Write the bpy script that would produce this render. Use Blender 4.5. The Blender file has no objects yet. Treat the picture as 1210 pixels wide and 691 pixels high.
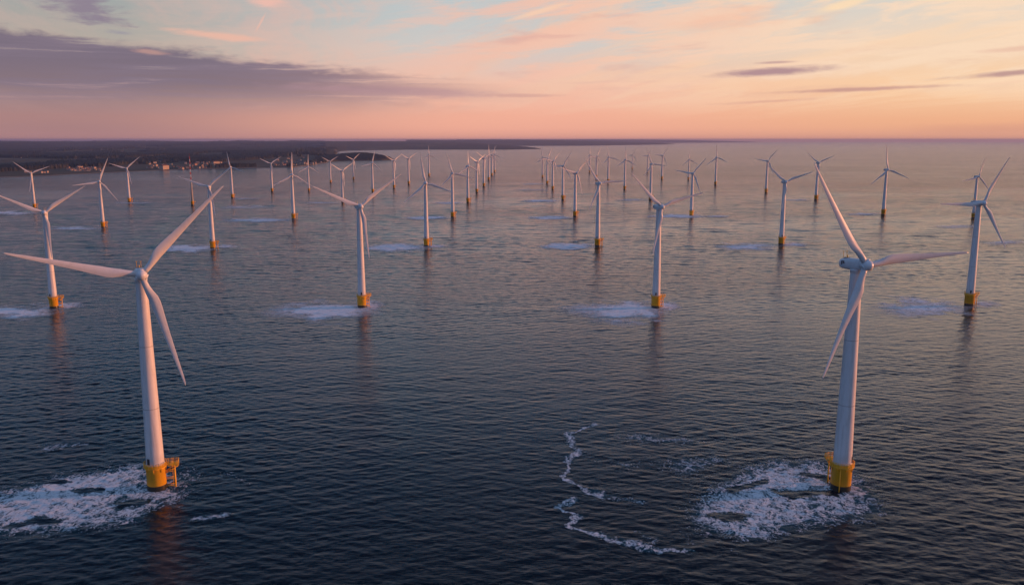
import bpy, bmesh, math, random
import numpy as np
from mathutils import Matrix, Vector, Quaternion

random.seed(7); rng = np.random.default_rng(11)
R = math.radians
SC = bpy.context.scene
COL = SC.collection

# ------------------------------------------------------------------ camera
CAM_H = 131.0
FPX, CX, CY, HOR = 1000.0, 605.0, 345.5, 165.0        # focal length, centre and horizon row in photo pixels (1210 x 691)
PITCH = math.atan((CY - HOR) / FPX)
cam = bpy.data.cameras.new('camera'); cam_o = bpy.data.objects.new('camera', cam); COL.objects.link(cam_o)
cam.sensor_fit = 'HORIZONTAL'; cam.angle = 2 * math.atan(605.0 / FPX)
cam.clip_start = 1.0; cam.clip_end = 400000.0
cam_o.location = (0, 0, CAM_H); cam_o.rotation_euler = (R(90) - PITCH, 0, 0)
SC.camera = cam_o

# ------------------------------------------------------------------ view
SC.view_settings.view_transform = 'Standard'; SC.view_settings.look = 'None'
SC.view_settings.exposure = 0.0; SC.view_settings.gamma = 1.0
SC.view_settings.use_curve_mapping = False
SC.cycles.max_bounces = 6; SC.cycles.transparent_max_bounces = 12; SC.cycles.volume_bounces = 0

SUN_AZ, SUN_EL = 81.0, 3.6            # compass from the view direction (clockwise), elevation
SUN_STRENGTH = 4.1
NISHITA_STRENGTH = 0.05
HAZE_DENSITY = 3.2e-5

# ------------------------------------------------------------------ node helpers
def lin(*c):
    if len(c) == 1: c = c[0]
    f = lambda v: (v / 12.92 if v <= .04045 else ((v + .055) / 1.055) ** 2.4)
    return tuple(f(x / 255.0) for x in c) + (1.0,)

class V:
    """a socket with arithmetic"""
    def __init__(s, nt, sock): s.nt, s.k = nt, sock
    def _m(s, op, *a, clamp=False):
        n = s.nt.nodes.new('ShaderNodeMath'); n.operation = op; n.use_clamp = clamp
        for i, x in enumerate((s,) + a):
            if isinstance(x, V): s.nt.links.new(x.k, n.inputs[i])
            else: n.inputs[i].default_value = x
        return V(s.nt, n.outputs[0])
    def __add__(s, o): return s._m('ADD', o)
    __radd__ = __add__
    def __sub__(s, o): return s._m('SUBTRACT', o)
    def __rsub__(s, o): return (s * -1.0) + o
    def __mul__(s, o): return s._m('MULTIPLY', o)
    __rmul__ = __mul__
    def __truediv__(s, o): return s._m('DIVIDE', o)
    def __pow__(s, o): return s._m('POWER', o)
    def max(s, o): return s._m('MAXIMUM', o)
    def min(s, o): return s._m('MINIMUM', o)
    def clamp(s): return s._m('ADD', 0.0, clamp=True)
    def step(s, a, b, smooth=True):
        n = s.nt.nodes.new('ShaderNodeMapRange'); n.interpolation_type = 'SMOOTHSTEP' if smooth else 'LINEAR'
        s.nt.links.new(s.k, n.inputs['Value'])
        n.inputs['From Min'].default_value = a; n.inputs['From Max'].default_value = b
        if a > b:
            n.inputs['From Min'].default_value = b; n.inputs['From Max'].default_value = a
            n.inputs['To Min'].default_value = 1; n.inputs['To Max'].default_value = 0
        return V(s.nt, n.outputs['Result'])

def node(nt, typ, **kw):
    n = nt.nodes.new(typ)
    for k, v in kw.items(): setattr(n, k, v)
    return n
def put(nt, n, name, v):
    i = n.inputs[name]
    if isinstance(v, V): nt.links.new(v.k, i)
    elif hasattr(v, 'is_output'): nt.links.new(v, i)
    else: i.default_value = v
def xyz(nt, x, y, z=0.0):
    n = nt.nodes.new('ShaderNodeCombineXYZ')
    for i, v in enumerate((x, y, z)):
        if isinstance(v, V): nt.links.new(v.k, n.inputs[i])
        else: n.inputs[i].default_value = v
    return n.outputs[0]
def noise(nt, vec, scale, detail=4, rough=.55, dist=0.0):
    n = node(nt, 'ShaderNodeTexNoise'); nt.links.new(vec, n.inputs['Vector'])
    n.inputs['Scale'].default_value = scale; n.inputs['Detail'].default_value = detail
    n.inputs['Roughness'].default_value = rough; n.inputs['Distortion'].default_value = dist
    return V(nt, n.outputs['Fac'])
def mix(nt, f, a, b):
    n = node(nt, 'ShaderNodeMix', data_type='RGBA'); n.clamp_factor = True
    for s, v in ((n.inputs[0], f), (n.inputs[6], a), (n.inputs[7], b)):
        if isinstance(v, V): nt.links.new(v.k, s)
        elif hasattr(v, 'is_output'): nt.links.new(v, s)
        else: s.default_value = v
    return n.outputs[2]
def ramp(nt, f, stops):
    n = node(nt, 'ShaderNodeValToRGB'); nt.links.new(f.k, n.inputs[0])
    e = n.color_ramp.elements
    while len(e) < len(stops): e.new(.5)
    for i, (p, c) in enumerate(stops): e[i].position = p; e[i].color = c
    return n.outputs[0]

# ------------------------------------------------------------------ sky
def build_world():
    w = bpy.data.worlds.new('World'); SC.world = w; w.use_nodes = True
    nt = w.node_tree; nt.nodes.clear()
    tc = node(nt, 'ShaderNodeTexCoord'); sep = node(nt, 'ShaderNodeSeparateXYZ')
    nt.links.new(tc.outputs['Generated'], sep.inputs[0])
    X, Y, Z = (V(nt, sep.outputs[i]) for i in range(3))
    az = X._m('ARCTAN2', Y) * (180 / math.pi)                 # degrees, right positive
    el = Z._m('ARCSINE') * (180 / math.pi)
    elc = el.max(0.0)
    t = (elc / 90.0)._m('SQRT')
    P = lambda e: math.sqrt(e / 90.0)
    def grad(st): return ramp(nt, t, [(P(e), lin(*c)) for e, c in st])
    up = [(14, (140, 166, 192)), (23, (48, 78, 120)), (29, (18, 33, 54)), (44, (24, 40, 66)), (56, (66, 94, 138)), (68, (126, 152, 192)), (90, (146, 170, 206))]  # out-of-view sky: dark band kept for the water, zenith brightened to light foam
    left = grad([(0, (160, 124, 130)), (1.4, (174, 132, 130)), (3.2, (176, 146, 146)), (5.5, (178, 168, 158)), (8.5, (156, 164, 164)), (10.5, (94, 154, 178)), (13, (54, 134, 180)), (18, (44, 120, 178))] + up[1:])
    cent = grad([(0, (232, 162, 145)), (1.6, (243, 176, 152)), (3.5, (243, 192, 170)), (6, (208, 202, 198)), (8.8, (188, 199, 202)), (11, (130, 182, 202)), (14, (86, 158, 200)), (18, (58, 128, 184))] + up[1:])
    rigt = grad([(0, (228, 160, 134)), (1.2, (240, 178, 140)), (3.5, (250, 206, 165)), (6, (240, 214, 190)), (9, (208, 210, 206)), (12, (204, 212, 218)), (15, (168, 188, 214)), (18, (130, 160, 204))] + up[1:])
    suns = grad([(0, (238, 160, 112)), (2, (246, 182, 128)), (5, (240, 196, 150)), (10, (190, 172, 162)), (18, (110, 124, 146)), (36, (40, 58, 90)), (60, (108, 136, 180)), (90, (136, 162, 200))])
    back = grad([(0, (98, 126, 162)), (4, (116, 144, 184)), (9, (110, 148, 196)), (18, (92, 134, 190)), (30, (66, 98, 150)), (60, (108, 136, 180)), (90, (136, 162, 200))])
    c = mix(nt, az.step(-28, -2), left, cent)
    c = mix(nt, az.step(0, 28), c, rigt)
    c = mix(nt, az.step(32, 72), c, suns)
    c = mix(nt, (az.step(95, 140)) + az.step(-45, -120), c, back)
    # --- high thin cloud on a plane overhead, so its streaks run to a vanishing point
    pl = Z.max(0.0) + 0.045
    px, py = X / pl, Y / pl
    a = R(-12)
    sx, sy = px * math.cos(a) - py * math.sin(a), px * math.sin(a) + py * math.cos(a)
    warp = noise(nt, xyz(nt, px, py, 3.0), .45, 3)
    n1 = noise(nt, xyz(nt, sx * 1.25 + warp * .9, sy * .20 + warp * .35, 0.0), 1.0, 8, .66, .35)
    n2 = noise(nt, xyz(nt, sx * .33, sy * .15, 8.0), 1.0, 3, .5)
    cir = n1.step(.42, .60) * n2.step(.36, .56) * elc.step(.8, 4.0) * elc.step(20, 10)
    cir = cir * (az.step(-26, 4) * .72 + .28)
    cir_col = mix(nt, az.step(-22, 30), lin(230, 180, 168), lin(255, 216, 178))
    cir_col = mix(nt, n1.step(.56, .72) * .7, cir_col, lin(240, 176, 152))
    c = mix(nt, cir * .85, c, cir_col)
    # billowed peach veil with grey-blue gaps, top centre to upper right; it slants up to the right
    vq = noise(nt, xyz(nt, az * .07, elc * .3, 2.0), 1.0, 4, .6)
    veil = noise(nt, xyz(nt, az * .10 - elc * .16 + vq * 1.0, elc * .60 - az * .03 + vq * .8, 5.0), 1.0, 9, .66, .3).step(.44, .58)
    veil = veil * (az.step(-14, 4) * .8 + az.step(-30, -18) * .2) * elc.step(1.5, 4.5) * elc.step(15, 9)
    c = mix(nt, veil * .85, c, mix(nt, az.step(-4, 26), lin(244, 191, 170), lin(250, 219, 190)))
    shade = noise(nt, xyz(nt, az * .11 - elc * .08 + 7.0, elc * .75 + vq * .8, 6.0), 1.0, 6, .6, .3).step(.52, .72)
    shade = shade * az.step(-14, 6) * elc.step(1.8, 4.0) * elc.step(12, 8)
    c = mix(nt, shade * .55, c, mix(nt, az.step(0, 25), lin(214, 164, 158), lin(226, 182, 162)))

    # --- single clouds, placed by bearing and height above the horizon (degrees)
    def ang(x, y):                                            # a direction seen in the photograph, as azimuth/elevation
        dx, dy = (x - CX) / FPX, -(y - CY) / FPX
        cp, sp = math.cos(PITCH), math.sin(PITCH)
        d = Vector((dx, cp + dy * sp, -sp + dy * cp)).normalized()
        return math.degrees(math.atan2(d.x, d.y)), math.degrees(math.asin(d.z))
    nzA = noise(nt, xyz(nt, az * .16, elc * .75, 1.0), 1.0, 7, .6, .35)
    nzB = noise(nt, xyz(nt, az * .55, elc * 2.3, 4.0), 1.0, 6, .62, .5)
    wob = (nzA - .5) * 1.6 + (nzB - .5) * 1.3
    def blob(c, x0, x1, y, th, tilt, col, op, rag=1.0, soft=.8):
        """long cloud from photo x0..x1 at row y, th rows thick"""
        u0, v0 = ang((x0 + x1) / 2, y); ua, _ = ang(x1, y)
        hw = abs(ua - u0); hh = th * .5 * .0573
        k = math.tan(R(tilt))
        du = (az - u0); dv = (elc - v0) - du * k
        d2 = (du / hw) ** 2.0 + (dv / hh) ** 2.0
        m = (1.0 - d2._m('SQRT') + wob * rag).step(0.0, soft)
        return mix(nt, m * op, c, col if not isinstance(col, tuple) else lin(*col))
    # the long grey-mauve bank on the left: crisp undulating top, soft lower edge
    topv = (az + 31.0) * -.088 + 6.6 + (nzA - .5) * 1.7 + (nzB - .5) * 1.1
    right_end = (az + (nzA - .5) * 14.0 + (nzB - .5) * 6.0).step(3.0, -14.0)
    bank = (topv - elc).step(0.0, .75) * elc.step(.9, 3.6) * right_end * az.step(-75, -50)
    lay = noise(nt, xyz(nt, az * .06 + vq * .3, elc * 1.5 + (nzA - .5) * .8, 9.0), 1.0, 7, .62, .3)
    bank_col = mix(nt, elc.step(2.0, 5.2), lin(140, 118, 124), lin(118, 106, 124))
    bank_col = mix(nt, lay.step(.40, .62), bank_col, lin(128, 114, 132))
    bank_col = mix(nt, az.step(-20, 0) * .6, bank_col, lin(190, 150, 152))
    c = mix(nt, bank * (.95 - lay.step(.55, .66) * .55), c, bank_col)
    c = blob(c, 300, 640, 108, 16, -1.2, (176, 140, 150), .6, .8)
    c = blob(c, 45, 160, 9, 44, -9, (140, 126, 144), .9, 1.5)
    c = blob(c, 120, 165, 39, 6, 0, (150, 145, 160), .6, .9)
    c = blob(c, 175, 330, 42, 10, -4.5, (238, 184, 164), .8, .7)
    c = blob(c, 150, 205, 62, 7, -4, (226, 170, 152), .45, 1.1)
    c = blob(c, 299, 317, 27, 7, 58, (240, 186, 168), .6, .35)
    c = blob(c, 280, 350, 3, 16, 0, (244, 188, 172), .75, .8)
    c = blob(c, 585, 690, 14, 9, 15, (250, 206, 176), .8, .3)
    c = blob(c, 955, 1040, 6, 13, 13, (255, 222, 182), .8, .5)
    c = blob(c, 740, 960, 25, 34, 4, (246, 188, 160), .5, 1.0, 1.0)
    c = blob(c, 820, 1000, 85, 12, 2, (176, 140, 146), .95, .6, .8)
    c = blob(c, 885, 950, 74, 4, 1, (190, 150, 150), .7, .3)
    c = blob(c, 860, 1160, 106, 6, 1.2, (196, 148, 142), .8, .7, .9)
    c = blob(c, 1080, 1330, 86, 8, 3.2, (182, 142, 142), .85, .6, .9)
    c = blob(c, 820, 1000, 120, 5, 2.5, (214, 160, 146), .5, .5)
    c = blob(c, 560, 680, 113, 6, 0, (206, 156, 148), .5, .5)
    c = blob(c, 1130, 1300, 57, 7, 2, (228, 180, 160), .55, .6)
    c = blob(c, 980, 1400, 152, 16, 0, (216, 154, 134), .5, .4, 1.0)
    # darker hazy layer right on the horizon
    c = mix(nt, elc.step(.8, 0.0) * .35, c, lin(196, 140, 136))
    sky = node(nt, 'ShaderNodeTexSky', sky_type='NISHITA'); sky.sun_disc = False
    sky.sun_elevation = R(SUN_EL); sky.sun_rotation = R(SUN_AZ); sky.altitude = 130; sky.dust_density = 1.0
    b1 = node(nt, 'ShaderNodeBackground'); nt.links.new(sky.outputs[0], b1.inputs[0]); b1.inputs[1].default_value = NISHITA_STRENGTH
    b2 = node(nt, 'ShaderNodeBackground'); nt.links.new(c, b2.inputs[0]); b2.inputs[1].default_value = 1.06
    mx = node(nt, 'ShaderNodeMixShader'); mx.inputs[0].default_value = .94
    nt.links.new(b1.outputs[0], mx.inputs[1]); nt.links.new(b2.outputs[0], mx.inputs[2])
    out = node(nt, 'ShaderNodeOutputWorld'); nt.links.new(mx.outputs[0], out.inputs[0])
    w.cycles.sampling_method = 'MANUAL'; w.cycles.sample_map_resolution = 1024
build_world()

sl = bpy.data.lights.new('sun', 'SUN'); sl.energy = SUN_STRENGTH; sl.angle = R(0.6); sl.color = (1.0, .37, .17)
so = bpy.data.objects.new('sun', sl); COL.objects.link(so)
sd = Vector((math.sin(R(SUN_AZ)) * math.cos(R(SUN_EL)), math.cos(R(SUN_AZ)) * math.cos(R(SUN_EL)), math.sin(R(SUN_EL))))
so.rotation_euler = sd.to_track_quat('Z', 'Y').to_euler()
so.location = (300, 0, 400)

# ------------------------------------------------------------------ scene helpers
def tag(o, label=None, cat=None, group=None, kind=None):
    for k, v in (('label', label), ('category', cat), ('group', group), ('kind', kind)):
        if v: o[k] = v
    return o
def link(name, me, parent=None):
    o = bpy.data.objects.new(name, me); COL.objects.link(o)
    if parent: o.parent = parent
    return o
def empty(name, loc, rz=0.0):
    o = bpy.data.objects.new(name, None); COL.objects.link(o)
    o.location = loc; o.rotation_euler = (0, 0, rz); o.empty_display_size = 5
    return o
def mesh_np(name, verts, quads, mats, smooth=True, attr=None):
    me = bpy.data.meshes.new(name)
    nv, nf = len(verts), len(quads)
    me.vertices.add(nv); me.vertices.foreach_set('co', np.asarray(verts, np.float32).ravel())
    me.loops.add(nf * 4); me.loops.foreach_set('vertex_index', np.asarray(quads, np.int32).ravel())
    me.polygons.add(nf); me.polygons.foreach_set('loop_start', np.arange(0, nf * 4, 4, dtype=np.int32))
    if smooth: me.polygons.foreach_set('use_smooth', np.ones(nf, bool))
    for m in mats: me.materials.append(m)
    for k, v in (attr or {}).items():
        a = me.attributes.new(k, 'FLOAT', 'POINT'); a.data.foreach_set('value', np.asarray(v, np.float32))
    me.update(calc_edges=True); me.validate()
    return me
def grid_quads(nr, nc, keep=None):
    i = np.arange(nr - 1)[:, None] * nc + np.arange(nc - 1)[None, :]
    q = np.stack([i, i + 1, i + nc + 1, i + nc], -1)
    return q[keep] if keep is not None else q.reshape(-1, 4)
def at(px, py):
    """a point of the photograph, dropped on the sea"""
    px, py = np.asarray(px, float), np.asarray(py, float)
    a, b = (px - CX) / FPX, -(py - CY) / FPX
    cp, sp = math.cos(PITCH), math.sin(PITCH)
    dz = -sp + b * cp; t = -CAM_H / dz
    return a * t, (cp + b * sp) * t
def hash2(ix, iy, seed):
    h = np.sin(ix * 127.1 + iy * 311.7 + seed * 74.7) * 43758.5453
    return h - np.floor(h)
def vnoise(x, y, seed=0):
    ix, iy = np.floor(x), np.floor(y); fx, fy = x - ix, y - iy
    fx, fy = fx * fx * (3 - 2 * fx), fy * fy * (3 - 2 * fy)
    a, b = hash2(ix, iy, seed), hash2(ix + 1, iy, seed); c, d = hash2(ix, iy + 1, seed), hash2(ix + 1, iy + 1, seed)
    return (a * (1 - fx) + b * fx) * (1 - fy) + (c * (1 - fx) + d * fx) * fy
def fbm(x, y, seed=0, o=4):
    s, w, k = 0, .5, 1.0
    for i in range(o): s = s + w * vnoise(x * k, y * k, seed + i); w *= .5; k *= 2.03
    return s
def sstep(a, b, x):
    t = np.clip((x - a) / (b - a), 0, 1); return t * t * (3 - 2 * t)

# ------------------------------------------------------------------ materials
def material(name):
    m = bpy.data.materials.new(name); m.use_nodes = True; nt = m.node_tree; nt.nodes.clear()
    out = node(nt, 'ShaderNodeOutputMaterial'); b = node(nt, 'ShaderNodeBsdfPrincipled')
    nt.links.new(b.outputs[0], out.inputs[0])
    return m, nt, b, out
def painted(name, col, col2, rough=.4, scale=.35, streak=True, amount=.5):
    m, nt, b, out = material(name)
    tc = node(nt, 'ShaderNodeTexCoord'); sp = node(nt, 'ShaderNodeSeparateXYZ'); nt.links.new(tc.outputs['Object'], sp.inputs[0])
    x, y, z = (V(nt, sp.outputs[i]) for i in range(3))
    n = noise(nt, xyz(nt, x, y, z * (.12 if streak else 1.0)), scale, 6, .6)
    f = n.step(.42, .75) * amount
    put(nt, b, 'Base Color', mix(nt, f, col + (1,), col2 + (1,))); put(nt, b, 'Roughness', n * .25 + (rough - .12))
    return m
M_TOWER = painted('tower paint', (.73, .72, .71), (.47, .45, .42), .42, .8, amount=.6)
def joints(m):
    nt = m.node_tree; b = next(n for n in nt.nodes if n.type == 'BSDF_PRINCIPLED'); src = b.inputs['Base Color'].links[0].from_socket
    tc = node(nt, 'ShaderNodeTexCoord'); sp = node(nt, 'ShaderNodeSeparateXYZ'); nt.links.new(tc.outputs['Object'], sp.inputs[0])
    z = V(nt, sp.outputs[2]); f = (z - 31.0)._m('ABSOLUTE').step(.22, .10) + (z - 54.0)._m('ABSOLUTE').step(.22, .10) + (z - 12.0).step(2.6, .0) * .35
    nt.links.new(mix(nt, f * .55, src, (.30, .29, .27, 1)), b.inputs['Base Color'])
joints(M_TOWER)
M_BLADE = painted('blade gelcoat', (.70, .69, .68), (.56, .55, .53), .34, .4, False, .5)
M_NAC = painted('nacelle shell', (.74, .75, .76), (.6, .6, .6), .38, .6, False)
M_YEL = painted('yellow marine paint', (.90, .46, .012), (.60, .26, .012), .5, .7)
M_DARK = painted('black fittings', (.03, .03, .035), (.06, .05, .045), .5, 1.2, False)
M_GROW = painted('wet marine growth', (.018, .018, .013), (.05, .045, .02), .35, 1.4, False)
M_RED = painted('red mast paint', (.55, .06, .04), (.4, .06, .05), .5, 1.0)
M_WALL = painted('house render', (.44, .35, .28), (.27, .22, .18), .8, .12, False)
M_WALL2 = painted('house brick', (.42, .26, .19), (.34, .2, .15), .85, .12, False)
M_ROOF = painted('roof tiles', (.20, .09, .06), (.12, .07, .06), .8, .2, False)
M_ROOF2 = painted('grey roof slates', (.12, .11, .12), (.08, .08, .09), .7, .2, False)

# ------------------------------------------------------------------ waves
NW = 112
_l = np.exp(np.linspace(math.log(2.0), math.log(260.0), NW)) * rng.uniform(.95, 1.05, NW)
_k = 2 * math.pi / _l
_dir = R(-5) + rng.normal(0, R(36), NW)                       # compass of travel: away from the camera, a little to the left
_kx, _ky = _k * np.sin(_dir), _k * np.cos(_dir)
_slope = .0125 * np.exp(-((np.log(_l) - math.log(4.2)) / .85) ** 2) + .0040 * np.minimum(1, (18 / _l) ** 1.1)
_amp = _slope / _k * 0.98
_ph = rng.uniform(0, 2 * math.pi, NW)
def spacing(r): return np.maximum(.40, r * r / 131000.0 * .42)
def wave(x, y):
    r = np.hypot(x, y); s = spacing(r)
    h = np.zeros_like(x)
    # gusty patches: the sea is not equally rough everywhere
    far = sstep(350, 1100, r) * (1 - .75 * sstep(1200, 3000, r))
    g = .12 + 1.75 * fbm(x / 230.0 + 3, y / 120.0 + 7, 5, 5)
    g = g + (.88 - g) * sstep(350, 1100, r)
    for i in range(NW):
        q = _l[i] / s
        f = sstep(1.7, 3.4, q)
        if not f.any(): continue
        # far off the short seas are below the mesh: waves just above its spacing carry their slope
        f = f * (_amp[i] + .0175 / _k[i] * sstep(13, 5, q) * far)
        c = np.cos(_kx[i] * x + _ky[i] * y + _ph[i])
        h += f * (c + .22 * (2 * c * c - 1))           # peaked crests, flat troughs
    return h * g

def build_water():
    rr = [0.0, 40, 80, 120, 150, 175, 195]
    r = 205.0
    while r < 5200: rr.append(r); r += float(spacing(np.array(r)))
    while r < 50000: rr.append(r); r *= 1.045
    rr.append(50000.0)
    rr = np.array(rr)
    front = np.arange(-36, 36.0001, .068)
    a = np.concatenate([front, np.linspace(36, 324, 74)[1:]])
    a = R(1) * a
    RR, AA = np.meshgrid(rr, a, indexing='ij')
    x, y = RR * np.sin(AA), RR * np.cos(AA)
    z = wave(x, y) * sstep(150, 230, RR)
    v = np.stack([x, y, z], -1).reshape(-1, 3)
    q = grid_quads(len(rr), len(a))
    q = q[:, ::-1]
    m, nt, b, out = material('sea water')
    geo = node(nt, 'ShaderNodeNewGeometry'); sp = node(nt, 'ShaderNodeSeparateXYZ'); nt.links.new(geo.outputs['Position'], sp.inputs[0])
    X, Y, Z = (V(nt, sp.outputs[i]) for i in range(3))
    dist = (X * X + Y * Y)._m('SQRT')
    # fine ripples and, far off, the waves the mesh is too coarse for
    rp = noise(nt, xyz(nt, X * .42, Y * 1.0, 0.0), 1.0, 6, .68, .5)
    sw = noise(nt, xyz(nt, X * .045 + Y * .018, Y * .11, 2.0), 1.0, 5, .62, .3)
    calm = noise(nt, xyz(nt, X * .0011, Y * .0042, 6.0), 1.0, 4, .6, .5)
    hgt = rp * .15 * (calm + .4) + sw * (dist.step(300, 1300) * 1.6 + dist.step(1100, 3600) * 4.0) * (calm.step(.3, .7) * .7 + .55)
    bu = node(nt, 'ShaderNodeBump'); bu.inputs['Strength'].default_value = 1.0; bu.inputs['Distance'].default_value = 1.0
    nt.links.new(hgt.k, bu.inputs['Height'])
    nt.links.new(bu.outputs[0], b.inputs['Normal'])
    big = noise(nt, xyz(nt, X * .004, Y * .006, 1.0), 1.0, 3)
    put(nt, b, 'Base Color', mix(nt, big, (.0010, .007, .013, 1), (.002, .011, .019, 1)))
    put(nt, b, 'Roughness', dist.step(900, 4000) * .08 + calm * .04 + .04)
    b.inputs['IOR'].default_value = 1.333
    o = link('water', mesh_np('water', v, q, [m])); tag(o, kind='structure')
    # sea bed far below, so the sheet is not the only ground
    return o
build_water()

# ------------------------------------------------------------------ foam
def seg_dist(x, y, pts):
    d = np.full_like(x, 1e9)
    for (x0, y0), (x1, y1) in zip(pts[:-1], pts[1:]):
        vx, vy = x1 - x0, y1 - y0
        t = np.clip(((x - x0) * vx + (y - y0) * vy) / (vx * vx + vy * vy), 0, 1)
        d = np.minimum(d, np.hypot(x - x0 - t * vx, y - y0 - t * vy))
    return d
def inside(x, y, pts):
    c = np.zeros(x.shape, bool); n = len(pts)
    for i in range(n):
        (x0, y0), (x1, y1) = pts[i], pts[(i + 1) % n]
        c ^= ((y0 > y) != (y1 > y)) & (x < (x1 - x0) * (y - y0) / (y1 - y0 + 1e-12) + x0)
    return c
FV, FQ, FD, FN = [], [], [], 0
def add_foam(bounds, dens, step):
    global FN
    x0, x1, y0, y1 = bounds
    xs, ys = np.arange(x0, x1, step), np.arange(y0, y1, step)
    X, Y = np.meshgrid(xs, ys)
    d = dens(X, Y)
    keep = np.maximum.reduce([d[:-1, :-1], d[1:, :-1], d[:-1, 1:], d[1:, 1:]]) > .03
    if not keep.any(): return
    r = np.hypot(X, Y)
    Z = wave(X, Y) + .05 + r * 1.6e-4
    q = grid_quads(len(ys), len(xs), keep) 
    used = np.unique(q); mp = np.full(X.size, -1); mp[used] = np.arange(len(used))
    FV.append(np.stack([X.ravel()[used], Y.ravel()[used], Z.ravel()[used]], -1)); FD.append(d.ravel()[used]); FQ.append(mp[q] + FN); FN += len(used)
def W(pts): return [tuple(float(c) for c in at(*p)) for p in pts]
def bnd(p, pad):
    a = np.array(p); return (a[:, 0].min() - pad, a[:, 0].max() + pad, a[:, 1].min() - pad, a[:, 1].max() + pad)
def poly_foam(pix, soft, amp, step, seed, holes=()):
    p = W(pix); hs = [(W(h), w) for h, w in holes]
    def dens(x, y):
        wx = (fbm(x / 14.0, y / 14.0, seed, 5) - .47) * 17; wy = (fbm(x / 14.0 + 40, y / 14.0, seed + 9, 5) - .47) * 17
        xx, yy = x + wx, y + wy
        d = seg_dist(xx, yy, p + [p[0]]); d = np.where(inside(xx, yy, p), d, -d)
        f = sstep(-soft * .35, soft, d) * amp
        f = f * (.62 + .75 * fbm(x / 24.0, y / 40.0, seed + 3, 4))
        for h, w in hs: f = f * sstep(.2 * w, w, seg_dist(xx, yy, h))
        return f
    add_foam(bnd(p, 14), dens, step)
def line_foam(pix, width, amp, step, seed):
    p = W(pix)
    def dens(x, y):
        wx = (fbm(x / 7.0, y / 7.0, seed, 4) - .47) * 9; wy = (fbm(x / 7.0 + 40, y / 7.0, seed + 9, 4) - .47) * 9
        d = seg_dist(x + wx, y + wy, p)
        w = width * np.maximum(.05, -.15 + 2.3 * fbm(x / 8.0, y / 8.0, seed + 2, 3))
        return sstep(1.0, .15, d / w) * amp
    add_foam(bnd(p, 8), dens, step)
def ell_foam(cx, cy, a, b, amp, seed, tail=0.0):
    c = np.array(at(cx, cy)); u = np.array(at(cx + a, cy)) - c; v = np.array(at(cx, cy - b)) - c
    L = math.hypot(*c); step = float(max(.5, spacing(np.array(L)) * .6))
    det = u[0] * v[1] - u[1] * v[0]
    def dens(x, y):
        q = np.hypot(u[0], u[1]) * .28
        X, Y = x - c[0] + (fbm(x / q, y / q, seed, 4) - .47) * q * 1.1, y - c[1] + (fbm(x / q + 9, y / q, seed + 5, 4) - .47) * np.hypot(v[0], v[1]) * 1.3
        s = (X * v[1] - Y * v[0]) / det; t = (u[0] * Y - u[1] * X) / det
        return sstep(1.15, -.1, np.hypot(s, t)) * amp * (.6 + .6 * fbm(x / q * 2, y / q * 2, seed + 1, 3)) * (1 - tail * sstep(-.2, -1, s))
    e = np.abs(u) + np.abs(v)
    add_foam((c[0] - e[0] * 1.3, c[0] + e[0] * 1.3, c[1] - e[1] * 1.5, c[1] + e[1] * 1.5), dens, step)
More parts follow.
